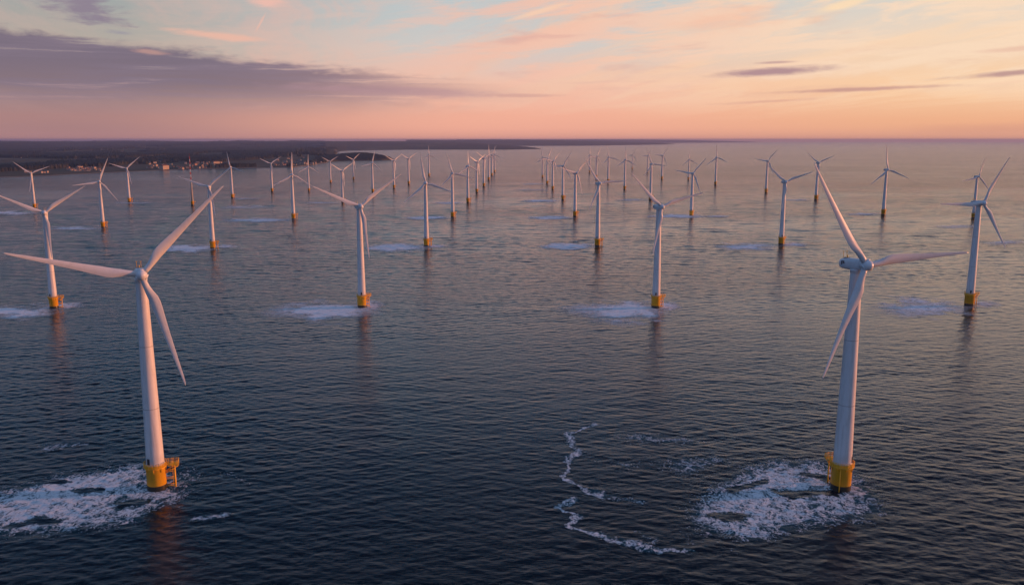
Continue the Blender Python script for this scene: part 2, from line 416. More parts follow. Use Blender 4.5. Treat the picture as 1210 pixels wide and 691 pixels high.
def build_foam():
    poly_foam([(-60, 588), (0, 579), (60, 561), (110, 551), (172, 542), (215, 548), (250, 562), (238, 580), (205, 596), (152, 622), (78, 632), (0, 637), (-60, 640)], 15, 1.2, .45, 21,
              holes=(([(28, 566), (80, 572)], 4), ([(130, 597), (168, 590)], 5), ([(20, 618), (60, 612)], 4), ([(95, 583), (120, 577)], 4)))
    poly_foam([(834, 566), (881, 543), (936, 541), (991, 545), (1042, 568), (1070, 608), (1025, 625), (966, 631), (890, 646), (812, 634), (799, 594)], 16, 1.1, .45, 44,
              holes=(([(930, 585), (984, 583)], 6), ([(870, 575), (905, 571)], 4), ([(850, 606), (880, 612)], 5), ([(960, 560), (985, 566)], 4)))
    poly_foam([(758, 550), (800, 534), (850, 530), (876, 540), (850, 556), (805, 562)], 11, 1.0, .5, 3)
    poly_foam([(700, 545), (750, 540), (770, 552), (730, 560)], 9, .85, .6, 8)
    poly_foam([(720, 510), (800, 512), (860, 520), (800, 530), (740, 526)], 10, .8, .6, 12)
    line_foam([(704, 503), (688, 507), (670, 512), (676, 524), (681, 533), (670, 545), (665, 558), (673, 569), (689, 578), (712, 585)], 4.2, 1.0, .4, 15)
    line_foam([(712, 585), (760, 592)], 3, .6, .5, 16)
    line_foam([(673, 589), (662, 598), (675, 609), (673, 619), (690, 630), (722, 638), (752, 641), (780, 651), (815, 653)], 3.9, 1.0, .4, 18)
    line_foam([(745, 628), (775, 640)], 3, .5, .45, 19)
    line_foam([(58, 529), (104, 524)], 6, .75, .5, 22)
    line_foam([(226, 615), (246, 611), (264, 607)], 3.8, .9, .45, 23)
    line_foam([(262, 560), (300, 572)], 4, .5, .5, 24)
    for i, e in enumerate([
        (220, 563, 36, 17, .95), (1022, 592, 34, 22, .95), (382, 368, 72, 12.0, 1.62), (436, 361, 18, 6.0, 1.26), (0, 368, 75, 8.4, 1.62), (78, 361, 26, 4.2, 0.81), (738, 368, 58, 13.2, 1.62), (700, 366, 50, 8.4, 0.72), (788, 361.5, 18, 6.0, 1.09),
        (1086, 364, 64, 12.0, 0.81), (1165, 360, 22, 4.8, 0.54), (222, 293.5, 38, 4.3, 1.36), (266, 291.5, 18, 2.4, 0.72), (468, 292.4, 42, 4.6, 1.36), (515, 291, 16, 2.4, 0.72), (670, 291, 36, 4.3, 1.36),
        (882, 291.5, 42, 4.8, 0.81), (938, 289, 18, 3.0, 0.64), (90, 270, 38, 2.6, 0.72), (305, 260.5, 46, 2.6, 0.90), (505, 257.5, 34, 2.2, 0.90), (650, 257.5, 32, 2.2, 0.90), (800, 255.5, 40, 2.2, 1.00), (848, 255.8, 18, 1.6, 0.72),
        (8, 252, 38, 2.2, 1.00), (640, 237.5, 26, 1.4, 0.90), (290, 245, 40, 1.8, 0.36), (1190, 287, 34, 3.6, 0.45), (1020, 253, 26, 1.9, 0.54), (530, 240, 22, 1.3, 0.64), (380, 240, 24, 1.3, 0.54), (160, 240, 30, 1.4, 0.45), (745, 236.5, 22, 1.2, 0.54), (940, 236.5, 24, 1.3, 0.45),
        (630, 224.5, 22, 1.0, 0.54), (630, 217.5, 18, 0.8, 0.45), (290, 235, 24, 1.1, 0.45), (1130, 268, 30, 2.2, 0.40)]):
        ell_foam(*e, seed=60 + i)
    v, q, d = np.concatenate(FV), np.concatenate(FQ), np.concatenate(FD)
    m, nt, b, out = material('sea foam')
    geo = node(nt, 'ShaderNodeNewGeometry'); sp = node(nt, 'ShaderNodeSeparateXYZ'); nt.links.new(geo.outputs['Position'], sp.inputs[0])
    X, Y, Z = (V(nt, sp.outputs[i]) for i in range(3))
    at_ = node(nt, 'ShaderNodeAttribute', attribute_name='froth'); D = V(nt, at_.outputs['Fac'])
    dist = (X * X + Y * Y)._m('SQRT')
    w1 = noise(nt, xyz(nt, X, Y, 1.0), .09, 4); w2 = noise(nt, xyz(nt, X, Y, 7.0), .09, 4)
    wx, wy = X + (w1 - .5) * 16.0, Y + (w2 - .5) * 16.0
    n1 = noise(nt, xyz(nt, wx * .30, wy * .22, 0.0), 1.0, 9, .72, .4)
    def web(s, z):                                            # a net of froth threads round dark holes
        ms = node(nt, 'ShaderNodeTexVoronoi', feature='DISTANCE_TO_EDGE'); nt.links.new(xyz(nt, wx * s + (n1 - .5) * 1.6, wy * s * .62 + (n1 - .5) * 1.2, z), ms.inputs['Vector']); ms.inputs['Scale'].default_value = 1.0
        return V(nt, ms.outputs['Distance'])
    lace = web(.24, 0.0).step(.0, .30) * .55 + web(.75, 3.0).step(.0, .30) * .45
    n2 = noise(nt, xyz(nt, X * 1.1, Y * .75, 3.0), 1.0, 7, .80)
    thr = (n1 - .5) * 2.6 + lace * 1.1 + (n2 - .5) * 4.2 + .60
    near = (D * 1.28 - thr).step(-.30, .85)
    far = D * 3.3 * (n1 * 1.5 + n2 * 1.3 - 1.0).step(-.1, .75)
    A = near + (far - near) * dist.step(430, 860)
    put(nt, b, 'Base Color', mix(nt, n2, (.80, .85, .88, 1), (.93, .94, .94, 1))); put(nt, b, 'Roughness', .8)
    bu = node(nt, 'ShaderNodeBump'); bu.inputs['Distance'].default_value = .6; nt.links.new((n1 + n2 * .4).k, bu.inputs['Height']); nt.links.new(bu.outputs[0], b.inputs['Normal'])
    # thin aerated water round the froth: pale blue-green, half see-through
    tr = node(nt, 'ShaderNodeBsdfTransparent'); ae = node(nt, 'ShaderNodeBsdfDiffuse'); ae.inputs[0].default_value = (.022, .125, .165, 1)
    m1 = node(nt, 'ShaderNodeMixShader'); put(nt, m1, 0, (D - .2).step(0.0, .8) * .6 * dist.step(700, 450))
    nt.links.new(tr.outputs[0], m1.inputs[1]); nt.links.new(ae.outputs[0], m1.inputs[2])
    m2 = node(nt, 'ShaderNodeMixShader'); put(nt, m2, 0, (A * .92).clamp())
    nt.links.new(m1.outputs[0], m2.inputs[1]); nt.links.new(b.outputs[0], m2.inputs[2])
    nt.links.new(m2.outputs[0], out.inputs[0])
    o = link('sea_foam', mesh_np('sea_foam', v, q, [m], attr={'froth': d}))
    tag(o, 'white lacy foam swirling and trailing on the dark sea around the turbine bases', 'foam', kind='stuff')
build_foam()

# ------------------------------------------------------------------ land
def interp(pts): 
    a = np.array(pts, float); return lambda x: np.interp(x, a[:, 0], a[:, 1])
main_shore = interp([(-320, 214), (-150, 212), (0, 210), (60, 208), (120, 204.8), (200, 201.2), (290, 199.2), (320, 198.6), (345, 198.4), (356, 196.8), (370, 195), (386, 192.6), (394, 187), (398, 181), (420, 179)])
def main_h(x, y, inland):
    """height of the ground, metres; inland = metres behind the shore"""
    n = fbm(x / 900.0 + 5, y / 1500.0, 31, 4); n2 = fbm(x / 260.0, y / 420.0, 35, 3)
    h = sstep(0, 70, inland) * 5 + sstep(150, 2600, inland) * (n * 34 + n2 * 8) + sstep(2500, 15000, inland) * (30 + n * 45)
    return h - 1.2 * sstep(6, 0, inland)
TOWNS = [(78, 120, 199.5, 204.4), (30, 64, 203, 206.5), (170, 262, 192.5, 200.8), (322, 386, 187.5, 196.5), (352, 384, 181, 185)]
def land_patch(x0, x1, nx, shore, back, nr, power=1.0):
    px = np.linspace(x0, x1, nx); t = np.linspace(0, 1, nr) ** power
    PX = np.broadcast_to(px, (nr, nx)); fr = shore(px)
    PY = fr + (back(px) - fr) * t[:, None]
    x, y = at(PX, PY); xs, ys = at(px, fr)
    return PX, PY, x, y, np.hypot(x, y) - np.hypot(xs, ys)
def ground_material():
    m, nt, b, out = material('fields and soil')
    geo = node(nt, 'ShaderNodeNewGeometry'); sp = node(nt, 'ShaderNodeSeparateXYZ'); nt.links.new(geo.outputs['Position'], sp.inputs[0])
    X, Y, Z = (V(nt, sp.outputs[i]) for i in range(3))
    vo = node(nt, 'ShaderNodeTexVoronoi'); nt.links.new(xyz(nt, X * .004, Y * .0016, 0.0), vo.inputs['Vector']); vo.inputs['Scale'].default_value = 1.0
    sc = node(nt, 'ShaderNodeSeparateColor'); nt.links.new(vo.outputs['Color'], sc.inputs[0])
    c = ramp(nt, V(nt, sc.outputs[0]), [(0, (.022, .032, .018, 1)), (.5, (.036, .044, .022, 1)), (.8, (.08, .066, .042, 1)), (1, (.17, .13, .09, 1))])
    n = noise(nt, xyz(nt, X, Y, 0.0), .03, 5)
    c = mix(nt, n * .6, c, (.04, .045, .025, 1))
    c = mix(nt, Z.step(2.6, 1.4) * .9, c, (.22, .18, .145, 1))        # sand along the water's edge
    put(nt, b, 'Base Color', c); put(nt, b, 'Roughness', .9)
    return m
M_GROUND = ground_material()
def forest_material():
    m, nt, b, out = material('forest canopy')
    geo = node(nt, 'ShaderNodeNewGeometry')
    n = noise(nt, geo.outputs['Position'], .05, 6, .7); n2 = noise(nt, geo.outputs['Position'], .0022, 4)
    c = mix(nt, n.step(.35, .68), (.012, .017, .014, 1), (.040, .044, .030, 1))
    c = mix(nt, n2.step(.45, .65) * .5, c, (.034, .032, .028, 1))
    put(nt, b, 'Base Color', c); put(nt, b, 'Roughness', .9)
    return m
M_FOREST = forest_material()
def town_factor(PX, PY):
    f = np.zeros(PX.shape)
    for a, b, c, d in TOWNS:
        f = np.maximum(f, sstep(a - 6, a + 6, PX) * sstep(b + 6, b - 6, PX) * sstep(c - 1.2, c + .8, PY) * sstep(d + 1.2, d - .2, PY))
    return f
def build_land():
    back = lambda px: np.full_like(px, 171.0)
    PX, PY, x, y, inl = land_patch(-320, 400, 900, main_shore, back, 170, 1.0)
    h = main_h(x, y, inl)
    tag(link('land', mesh_np('land', np.stack([x, y, h], -1).reshape(-1, 3), grid_quads(170, 900), [M_GROUND])), kind='structure')
    PX, PY, x, y, inl = land_patch(-320, 400, 1300, main_shore, back, 230, 1.0)
    h = main_h(x, y, inl)
    near = sstep(9000, 4000, np.hypot(x, y))
    can = 7 + 9 * hash2(np.floor(x * 3.1), np.floor(y * 1.7), 3) * (.45 + .55 * near) + 7 * fbm(x / 40.0, y / 70.0, 41, 3)
    town = town_factor(PX, PY)
    clear = fbm(x / 420.0 + 3, y / 1100.0, 51, 4)
    mask = (clear < .56) & (inl > 45 + 60 * fbm(x / 60, y / 60, 52, 2)) & (hash2(np.floor(x / 14), np.floor(y / 40), 9) > town * .72)
    mask &= ~((PX > 230) & (PX < 272) & (PY > 187.0) & (PY < 189.2)) & ~((PX > 64) & (PX < 82) & (PY > 180.4) & (PY < 181.8))
    # crowns: the canopy surface, closed down to the ground at its rims
    z = np.where(mask, h + can, h - 3)
    any4 = mask[:-1, :-1] | mask[1:, :-1] | mask[:-1, 1:] | mask[1:, 1:]
    tag(link('forest', mesh_np('forest', np.stack([x, y, z], -1).reshape(-1, 3), grid_quads(230, 1300, any4), [M_FOREST], smooth=False)),
        'dark woodland covering the low coast on the left up to the horizon', 'forest', kind='stuff')
    # wooded headland in front of the bay
    hs = interp([(372, 193.5), (385, 192), (400, 190.9), (430, 190.3), (452, 189.8), (464, 189.0), (467, 188.6)])
    hb = interp([(372, 186), (400, 185), (430, 185), (452, 186.5), (464, 188.2), (467, 188.5)])
    PX, PY, x, y, inl = land_patch(372, 467, 260, hs, hb, 60)
    prof = interp([(372, 8), (392, 14), (404, 22), (418, 27), (430, 28), (442, 23), (452, 14), (460, 7), (467, 0)])(PX)
    t = np.linspace(0, 1, 60)[:, None]
    bell = sstep(0, .42, t) * sstep(1.0, .6, t)
    hh = prof * bell * (.8 + .4 * fbm(x / 200, y / 300, 61, 3)) + 2 * sstep(0, .06, t) * sstep(1, .94, t) - .6
    tag(link('headland', mesh_np('headland', np.stack([x, y, hh], -1).reshape(-1, 3), grid_quads(60, 260), [M_GROUND])), kind='structure')
    can = (5 + 9 * hash2(np.floor(x), np.floor(y), 4)) * sstep(2, 8, prof)
    mk = (bell > .04) & (fbm(x / 120, y / 220, 63, 3) < .58) & (prof > 2)
    z = np.where(mk, hh + can, hh - 3); any4 = mk[:-1, :-1] | mk[1:, :-1] | mk[:-1, 1:] | mk[1:, 1:]
    tag(link('headland_forest', mesh_np('headland_forest', np.stack([x, y, z], -1).reshape(-1, 3), grid_quads(60, 260, any4), [M_FOREST], smooth=False)),
        'dark trees on the small headland that juts into the bay', 'forest', kind='stuff')
    # far coasts, one behind the other
    def far(name, x0, x1, shore, backy, height, seed):
        PX, PY, x, y, inl = land_patch(x0, x1, 420, interp(shore), interp(backy), 40)
        t = np.linspace(0, 1, 40)[:, None]
        H = interp(height)(PX) * (.75 + .5 * fbm(x / 1800, y / 2500, seed, 4)) * sstep(0, .5, t) + 9 * sstep(.02, .10, t) * sstep(0, 6, interp(height)(PX)) * (.7 + .6 * hash2(np.floor(x / 40), np.floor(y / 90), seed))
        H = H * sstep(1.0, .85, t) - 1.0
        tag(link(name, mesh_np(name, np.stack([x, y, H], -1).reshape(-1, 3), grid_quads(40, 420), [M_GROUND, M_FOREST], smooth=False)), kind='structure')
        me = bpy.data.objects[name].data
        k = (t[:-1] > .035) & np.ones((39, 419), bool) & (fbm(x / 700, y / 2600, seed + 4, 3) < .60)[:-1, :-1]
        me.polygons.foreach_set('material_index', k.ravel().astype(np.int32)); me.update()
    far('bay_coast', 385, 641, [(385, 181), (410, 178.6), (480, 177.4), (600, 177.2), (641, 176.2)], [(385, 170), (560, 170), (605, 173.5), (641, 176.0)], [(385, 85), (500, 80), (560, 60), (600, 22), (628, 8), (641, 0)], 71)
    far('far_coast', 480, 800, [(480, 173.2), (600, 172.8), (700, 172.5), (760, 171.4), (800, 170.8)], [(480, 169), (700, 169), (770, 170), (800, 170.7)], [(480, 110), (640, 105), (700, 80), (770, 30), (800, 0)], 81)
    far('distant_coast', 540, 898, [(540, 169.6), (760, 169.4), (840, 168.7), (898, 168.2)], [(540, 167.6), (800, 167.6), (898, 168.1)], [(540, 115), (760, 110), (830, 70), (880, 25), (898, 0)], 91)
build_land()

# ------------------------------------------------------------------ houses on the shore
def house_mesh(w, d, e, rf, wall, roof, hip=0.0):
    bm = bmesh.new()
    a = [bm.verts.new((sx * w / 2, sy * d / 2, z)) for z in (-4, e) for sx, sy in ((-1, -1), (1, -1), (1, 1), (-1, 1))]
    for i in range(4): bm.faces.new((a[i], a[(i + 1) % 4], a[4 + (i + 1) % 4], a[4 + i]))
    o = .5
    c = [bm.verts.new((sx * (w / 2 + o), sy * (d / 2 + o), e - .15)) for sx, sy in ((-1, -1), (1, -1), (1, 1), (-1, 1))]
    r0, r1 = bm.verts.new((-(w / 2 + o) + hip, 0, e + rf)), bm.verts.new(((w / 2 + o) - hip, 0, e + rf))
    fs = [bm.faces.new((c[0], c[1], r1, r0)), bm.faces.new((c[2], c[3], r0, r1)), bm.faces.new((c[1], c[2], r1)), bm.faces.new((c[3], c[0], r0))]
    for k, f in enumerate(fs): f.material_index = 1 if (k < 2 or hip) else 0
    bm.faces.new((c[3], c[2], c[1], c[0]))
    me = bpy.data.meshes.new('house'); bm.normal_update(); bm.to_mesh(me); bm.free(); me.materials.append(wall); me.materials.append(roof)
    return me
HOUSES = [house_mesh(13, 9, 6, 3.2, M_WALL, M_ROOF), house_mesh(11, 8.5, 5.5, 3.0, M_WALL, M_ROOF2), house_mesh(15, 10, 7, 3.5, M_WALL2, M_ROOF, 3.0), house_mesh(20, 11, 8.5, 3.0, M_WALL, M_ROOF2, 3.5)]
def place_on_land(o, px, py):
    x, y = (float(v) for v in at(px, py)); xs, ys = at(px, main_shore(np.array(px)))
    inl = np.array(math.hypot(x, y) - math.hypot(float(xs), float(ys)))
    # two steps: the ground rises, so the same picture row lies nearer
    z = float(main_h(np.array(x), np.array(y), inl)); o.location = (x, y, z)
def build_houses():
    spec = [(34, 80, 119, 200.2, 204.0, 'small house in the shoreline cluster on the wooded coast at far left', 'houses of the far left shoreline cluster'),
            (5, 28, 62, 203.6, 206.2, 'lone small house by the shore west of the leftmost village', 'lone houses at the far left shore'),
            (60, 172, 262, 193.2, 200.6, 'small pale house in the coastal village behind the striped mast', 'houses of the village behind the striped mast'),
            (56, 322, 384, 189.0, 196.8, 'small house in the seaside village beside the bay', 'houses of the seaside village by the bay'),
            (14, 352, 384, 181.5, 184.6, 'small pale house on the slope inland of the bay', 'houses inland of the bay'),
            (22, 5, 310, 178, 196, 'remote pale house among the woods behind the coast', 'remote houses in the woods')]
    for n, a, b, c, d, lab, grp in spec:
        for i in range(n):
            px = random.uniform(a, b); lo = max(c, 0); hi = min(d, float(main_shore(np.array(px))) - .25)
            py = hi - (hi - lo) * random.random() ** 1.5
            o = link('house', HOUSES[random.choice((0, 0, 1, 1, 2, 3))]); place_on_land(o, px, py)
            s = random.uniform(.6, 1.0); o.scale = (s, s, s * random.uniform(.95, 1.2)); o.rotation_euler = (0, 0, random.uniform(0, math.pi))
            tag(o, lab, 'house', grp)
    for px, py, w, d, e, rf, wall, roof, rz, lab, name in (
        (194, 201.0, 46, 20, 15, 5, M_WALL, M_ROOF, 80, 'largest pale shore building with red roof, left of the striped mast', 'shore_hotel'),
        (255, 195.2, 40, 16, 10, 4, M_WALL, M_ROOF, 60, 'long pale building with red roof uphill, right of the striped mast', 'long_building'),
        (262, 170.8, 170, 60, 26, 10, M_WALL, M_ROOF2, 20, 'isolated pale hall far inland on the dark ridge', 'hilltop_hall')):
        o = link(name, house_mesh(w, d, e, rf, wall, roof, rf)); place_on_land(o, px, py); o.rotation_euler = (0, 0, R(rz))
        tag(o, lab, 'building')
build_houses()

# ------------------------------------------------------------------ turbine
HUB_Z, ROT_R, OVER, TILT = 80.0, 40.5, 4.6, R(4)
def lathe(bm, prof, seg=32, mat=0, cap=True, axis='Z', off=(0, 0, 0)):
    rings = []
    for r, z in prof:
        ring = []
        for i in range(seg):
            a = 2 * math.pi * i / seg; p = (r * math.cos(a), r * math.sin(a), z) if axis == 'Z' else (r * math.cos(a), z, -r * math.sin(a))
            ring.append(bm.verts.new((p[0] + off[0], p[1] + off[1], p[2] + off[2])))
        rings.append(ring)
    for a, b in zip(rings[:-1], rings[1:]):
        for i in range(seg):
            f = bm.faces.new((a[i], a[(i + 1) % seg], b[(i + 1) % seg], b[i])); f.material_index = mat; f.smooth = True
    if cap:
        f = bm.faces.new(rings[0][::-1]); f.material_index = mat; f = bm.faces.new(rings[-1]); f.material_index = mat
    return rings
def tube(bm, p0, p1, r, seg=8, r1=None, mat=0):
    p0, p1 = Vector(p0), Vector(p1); d = p1 - p0; q = d.to_track_quat('Z', 'Y'); r1 = r if r1 is None else r1
    a = [bm.verts.new(p0 + q @ Vector((r * math.cos(2 * math.pi * i / seg), r * math.sin(2 * math.pi * i / seg), 0))) for i in range(seg)]
    b = [bm.verts.new(p1 + q @ Vector((r1 * math.cos(2 * math.pi * i / seg), r1 * math.sin(2 * math.pi * i / seg), 0))) for i in range(seg)]
    for i in range(seg):
        f = bm.faces.new((a[i], a[(i + 1) % seg], b[(i + 1) % seg], b[i])); f.smooth = True; f.material_index = mat
    bm.faces.new(a[::-1]).material_index = mat; bm.faces.new(b).material_index = mat
def box(bm, c, s, rz=0.0, mat=0):
    m = Matrix.Translation(c) @ Matrix.Rotation(rz, 4, 'Z') @ Matrix.Diagonal((*s, 1))
    r = bmesh.ops.create_cube(bm, size=1.0, matrix=m)
    for f in {f for v in r['verts'] for f in v.link_faces}: f.material_index = mat
def finish(name, bm, mats):
    me = bpy.data.meshes.new(name); bm.normal_update(); bm.to_mesh(me); bm.free()
    for m in mats: me.materials.append(m)
    return me
EXT = R(28)                                                       # direction of the laydown deck and boat landing, from +X towards +Y
DECK = 9.0
def mesh_foundation():
    bm = bmesh.new()
    lathe(bm, [(3.4, -6), (3.4, 8.2), (3.55, 8.25), (3.55, 8.6), (3.32, 8.65), (3.32, 9.6)], 40)
    return finish('transition_piece', bm, [M_YEL])
def mesh_splash():
    bm = bmesh.new(); lathe(bm, [(3.41, -5.9), (3.46, -1), (3.46, 1.0), (3.43, 1.7), (3.405, 2.0)], 40, cap=False)
    return finish('splash_band', bm, [M_GROW])
def mesh_platform():
    bm = bmesh.new()
    lathe(bm, [(3.6, DECK - .2), (4.1, DECK - .2), (4.1, DECK), (3.6, DECK)], 40, cap=False)
    a = lathe(bm, [(3.6, DECK), (3.6, DECK - .2)], 40, cap=False)
    e = Vector((math.cos(EXT), math.sin(EXT), 0))
    box(bm, e * 6.15 + Vector((0, 0, DECK - .17)), (3.7, 3.6, .26), EXT)
    for i in range(8):                                            # brackets
        d = Vector((math.cos(i * math.pi / 4 + .3), math.sin(i * math.pi / 4 + .3), 0))
        tube(bm, d * 3.35 + Vector((0, 0, 7.0)), d * 3.98 + Vector((0, 0, DECK - .2)), .14, 6)
    for s in (-1.6, 1.6):
        n = Vector((-e.y, e.x, 0)); tube(bm, e * 3.3 + n * s * .7 + Vector((0, 0, 6.0)), e * 7.8 + n * s + Vector((0, 0, DECK - .36)), .17, 6)
    return finish('platform', bm, [M_YEL])
def mesh_railing():
    bm = bmesh.new()
    e = Vector((math.cos(EXT), math.sin(EXT), 0)); n = Vector((-e.y, e.x, 0))
    pts = []
    for i in range(25):
        a = EXT + R(24) + (2 * math.pi - R(48)) * i / 24; pts.append(Vector((4.03 * math.cos(a), 4.03 * math.sin(a), DECK)))
    pts += [e * 4.4 - n * 1.75 + Vector((0, 0, DECK)), e * 6.15 - n * 1.75 + Vector((0, 0, DECK)), e * 7.95 - n * 1.75 + Vector((0, 0, DECK)), e * 7.95 + Vector((0, 0, DECK)), e * 7.95 + n * 1.75 + Vector((0, 0, DECK)), e * 6.15 + n * 1.75 + Vector((0, 0, DECK)), e * 4.4 + n * 1.75 + Vector((0, 0, DECK))]
    for i, p in enumerate(pts):
        tube(bm, p, p + Vector((0, 0, 1.5)), .07, 6)
        q = pts[(i + 1) % len(pts)]
        for z in (.18, .45, .72, .98, 1.24, 1.5): tube(bm, p + Vector((0, 0, z)), q + Vector((0, 0, z)), .075 if z > 1.3 else .045, 5)
    return finish('railing', bm, [M_YEL])
def mesh_landing():
    bm = bmesh.new(); e = Vector((math.cos(EXT), math.sin(EXT), 0)); n = Vector((-e.y, e.x, 0))
    for s in (-.9, .9):
        p = e * 6.4 + n * s
        tube(bm, p + Vector((0, 0, -4)), p + Vector((0, 0, DECK - .36)), .26, 10)
        for z in (.9, 3.6, 6.4): tube(bm, e * 3.2 + n * s * .8 + Vector((0, 0, z)), p + Vector((0, 0, z)), .16, 6)
    c = e * -2.6 + n * 2.35                                         # cable guide on the far side
    tube(bm, c + Vector((0, 0, -4)), c + Vector((0, 0, DECK - .4)), .16, 8)
    return finish('boat_landing', bm, [M_YEL])
def mesh_ladder():
    bm = bmesh.new(); e = Vector((math.cos(EXT), math.sin(EXT), 0)); n = Vector((-e.y, e.x, 0))
    for s in (-.32, .32): tube(bm, e * 5.7 + n * s + Vector((0, 0, -1)), e * 5.7 + n * s + Vector((0, 0, DECK)), .05, 5)
    for k in range(30): tube(bm, e * 5.7 - n * .32 + Vector((0, 0, -.8 + k * .33)), e * 5.7 + n * .32 + Vector((0, 0, -.8 + k * .33)), .03, 5)
    return finish('ladder', bm, [M_YEL])
def mesh_tower():
    bm = bmesh.new(); pr = [(3.22, 9.61), (3.22, 10.0), (3.12, 10.05)]
    rad = lambda z: 3.12 - 1.22 * (z - 10) / 67.6
    pr += [(rad(z), z) for z in (10.6, 20, 31, 43, 54, 66)]
    pr += [(rad(76.8), 76.8), (rad(77.3), 77.3), (2.05, 77.4), (2.05, 78.0)]
    lathe(bm, pr, 48)
    return finish('tower', bm, [M_TOWER])
def mesh_door():
    bm = bmesh.new(); a = R(-105); d = Vector((math.cos(a), math.sin(a), 0))
    box(bm, d * 3.12 + Vector((0, 0, 11.4)), (.3, 1.0, 2.2), a)
    return finish('door', bm, [M_DARK])
def mesh_nacelle():
    # rounded box lofted along Y (rotor axis), origin on the tower axis at hub height
    bm = bmesh.new(); rings = []
    for y, w, t, b, dx in [(-7.6, .7, .6, -.5, 0), (-7.45, 1.25, 1.15, -1.1, 0), (-7.0, 1.62, 1.6, -1.55, 0), (-6.0, 1.85, 1.85, -1.8, 0), (-3.5, 1.98, 1.98, -1.98, 0), (0.5, 2.0, 1.98, -2.0, 0), (2.1, 1.92, 1.9, -1.9, 0), (2.6, 1.75, 1.75, -1.75, 0), (2.75, 1.5, 1.5, -1.5, 0)]:
        ring = []
        for i in range(28):
            a = 2 * math.pi * i / 28; c, s = math.cos(a), math.sin(a)
            px = math.copysign(abs(c) ** .72, c) * w; pz = math.copysign(abs(s) ** .72, s) * (t if s > 0 else -b)
            ring.append(bm.verts.new((px, y, pz)))
        rings.append(ring)
    for a, b in zip(rings[:-1], rings[1:]):
        for i in range(28): bm.faces.new((a[i], b[i], b[(i + 1) % 28], a[(i + 1) % 28])).smooth = True
    bm.faces.new(rings[0]); bm.faces.new(rings[-1][::-1])
    lathe(bm, [(2.12, -2.3), (2.12, -1.55)], 32)                    # yaw collar
    return finish('nacelle', bm, [M_NAC])
def mesh_vent():
    bm = bmesh.new()                                              # one louvred frame on the flank of the shell
    box(bm, (1.95, -4.4, .3), (.14, 1.9, .16)); box(bm, (1.95, -5.2, .35), (.15, .34, 1.3)); box(bm, (1.95, -4.2, .55), (.145, .3, .9)); box(bm, (1.95, -4.6, .86), (.142, 1.3, .3))
    return finish('vent', bm, [M_DARK])
def mesh_hatch():
    bm = bmesh.new(); box(bm, (0, -5.0, 1.93), (1.5, 1.3, .3)); return finish('hatch', bm, [M_DARK])
def mesh_sensor():
    bm = bmesh.new()
    for s in (-.7, .7):
        tube(bm, (s, -5.9, 1.7), (s, -5.9, 4.2), .07, 6)
        box(bm, (s, -5.9, 4.1), (.7, .12, .12))
    tube(bm, (0, -4.6, 1.8), (0, -4.6, 2.9), .16, 8)
    return finish('sensor_mast', bm, [M_YEL])
def mesh_hub():
    bm = bmesh.new()
    lathe(bm, [(1.5, 2.8), (1.72, 2.85), (1.85, 3.3), (1.9, 4.6), (1.82, 5.4), (1.6, 6.1), (1.2, 6.7), (.7, 7.05), (.15, 7.2)], 32, axis='Y')
    for t in (0, 2 * math.pi / 3, 4 * math.pi / 3):
        d = Vector((math.sin(t), 0, math.cos(t))); tube(bm, d * 1.2 + Vector((0, OVER, 0)), d * 2.05 + Vector((0, OVER, 0)), 1.16, 20)
    return finish('hub', bm, [M_NAC])
def mesh_blade():
    bm = bmesh.new(); N = 20; rings = []
    st = [(1.5, 2.05, 1.0, 0), (2.6, 2.05, 1.0, 4), (4.4, 2.2, .9, 14), (6.3, 2.75, .62, 15), (8.4, 3.35, .42, 13), (10.4, 3.5, .33, 11), (13, 3.25, .28, 9), (17, 2.75, .24, 6.5), (22, 2.2, .21, 4.5), (27, 1.75, .19, 3), (32, 1.32, .17, 1.5), (36, .98, .16, .5), (38.6, .7, .15, 0), (39.9, .42, .14, 0), (40.5, .14, .14, 0)]
    for r, ch, th, tw in st:
        ring = []; tw = R(tw + 3); u = r / ROT_R
        k = min(1.0, max(0.0, (r - 2.6) / 6.0))
        for i in range(N):
            a = 2 * math.pi * i / N; c, s = math.cos(a), math.sin(a)
            x = -c * .5 * ch                                     # leading edge at -X
            x += k * (.22 * ch + (ch - 2.05) * .10)             # pitch axis near the leading third
            sharp = 1.0 if c > 0 else (1 - k * .75 * abs(c) ** 1.3)
            y = s * .5 * ch * th * sharp
            X, Y = x * math.cos(tw) - y * math.sin(tw), x * math.sin(tw) + y * math.cos(tw)
            ring.append(bm.verts.new((X, Y + 2.0 * u * u, r)))
        rings.append(ring)
    for a, b in zip(rings[:-1], rings[1:]):
        for i in range(N): bm.faces.new((a[i], a[(i + 1) % N], b[(i + 1) % N], b[i])).smooth = True
    bm.faces.new(rings[0][::-1]); bm.faces.new(rings[-1])
    bmesh.ops.recalc_face_normals(bm, faces=bm.faces[:])
    return finish('blade', bm, [M_BLADE])
MESH = {k: f() for k, f in (('transition_piece', mesh_foundation), ('splash_band', mesh_splash), ('platform', mesh_platform), ('railing', mesh_railing), ('boat_landing', mesh_landing), ('ladder', mesh_ladder), ('tower', mesh_tower), ('door', mesh_door), ('nacelle', mesh_nacelle), ('vent', mesh_vent), ('hatch', mesh_hatch), ('sensor_mast', mesh_sensor), ('hub', mesh_hub), ('blade', mesh_blade))}
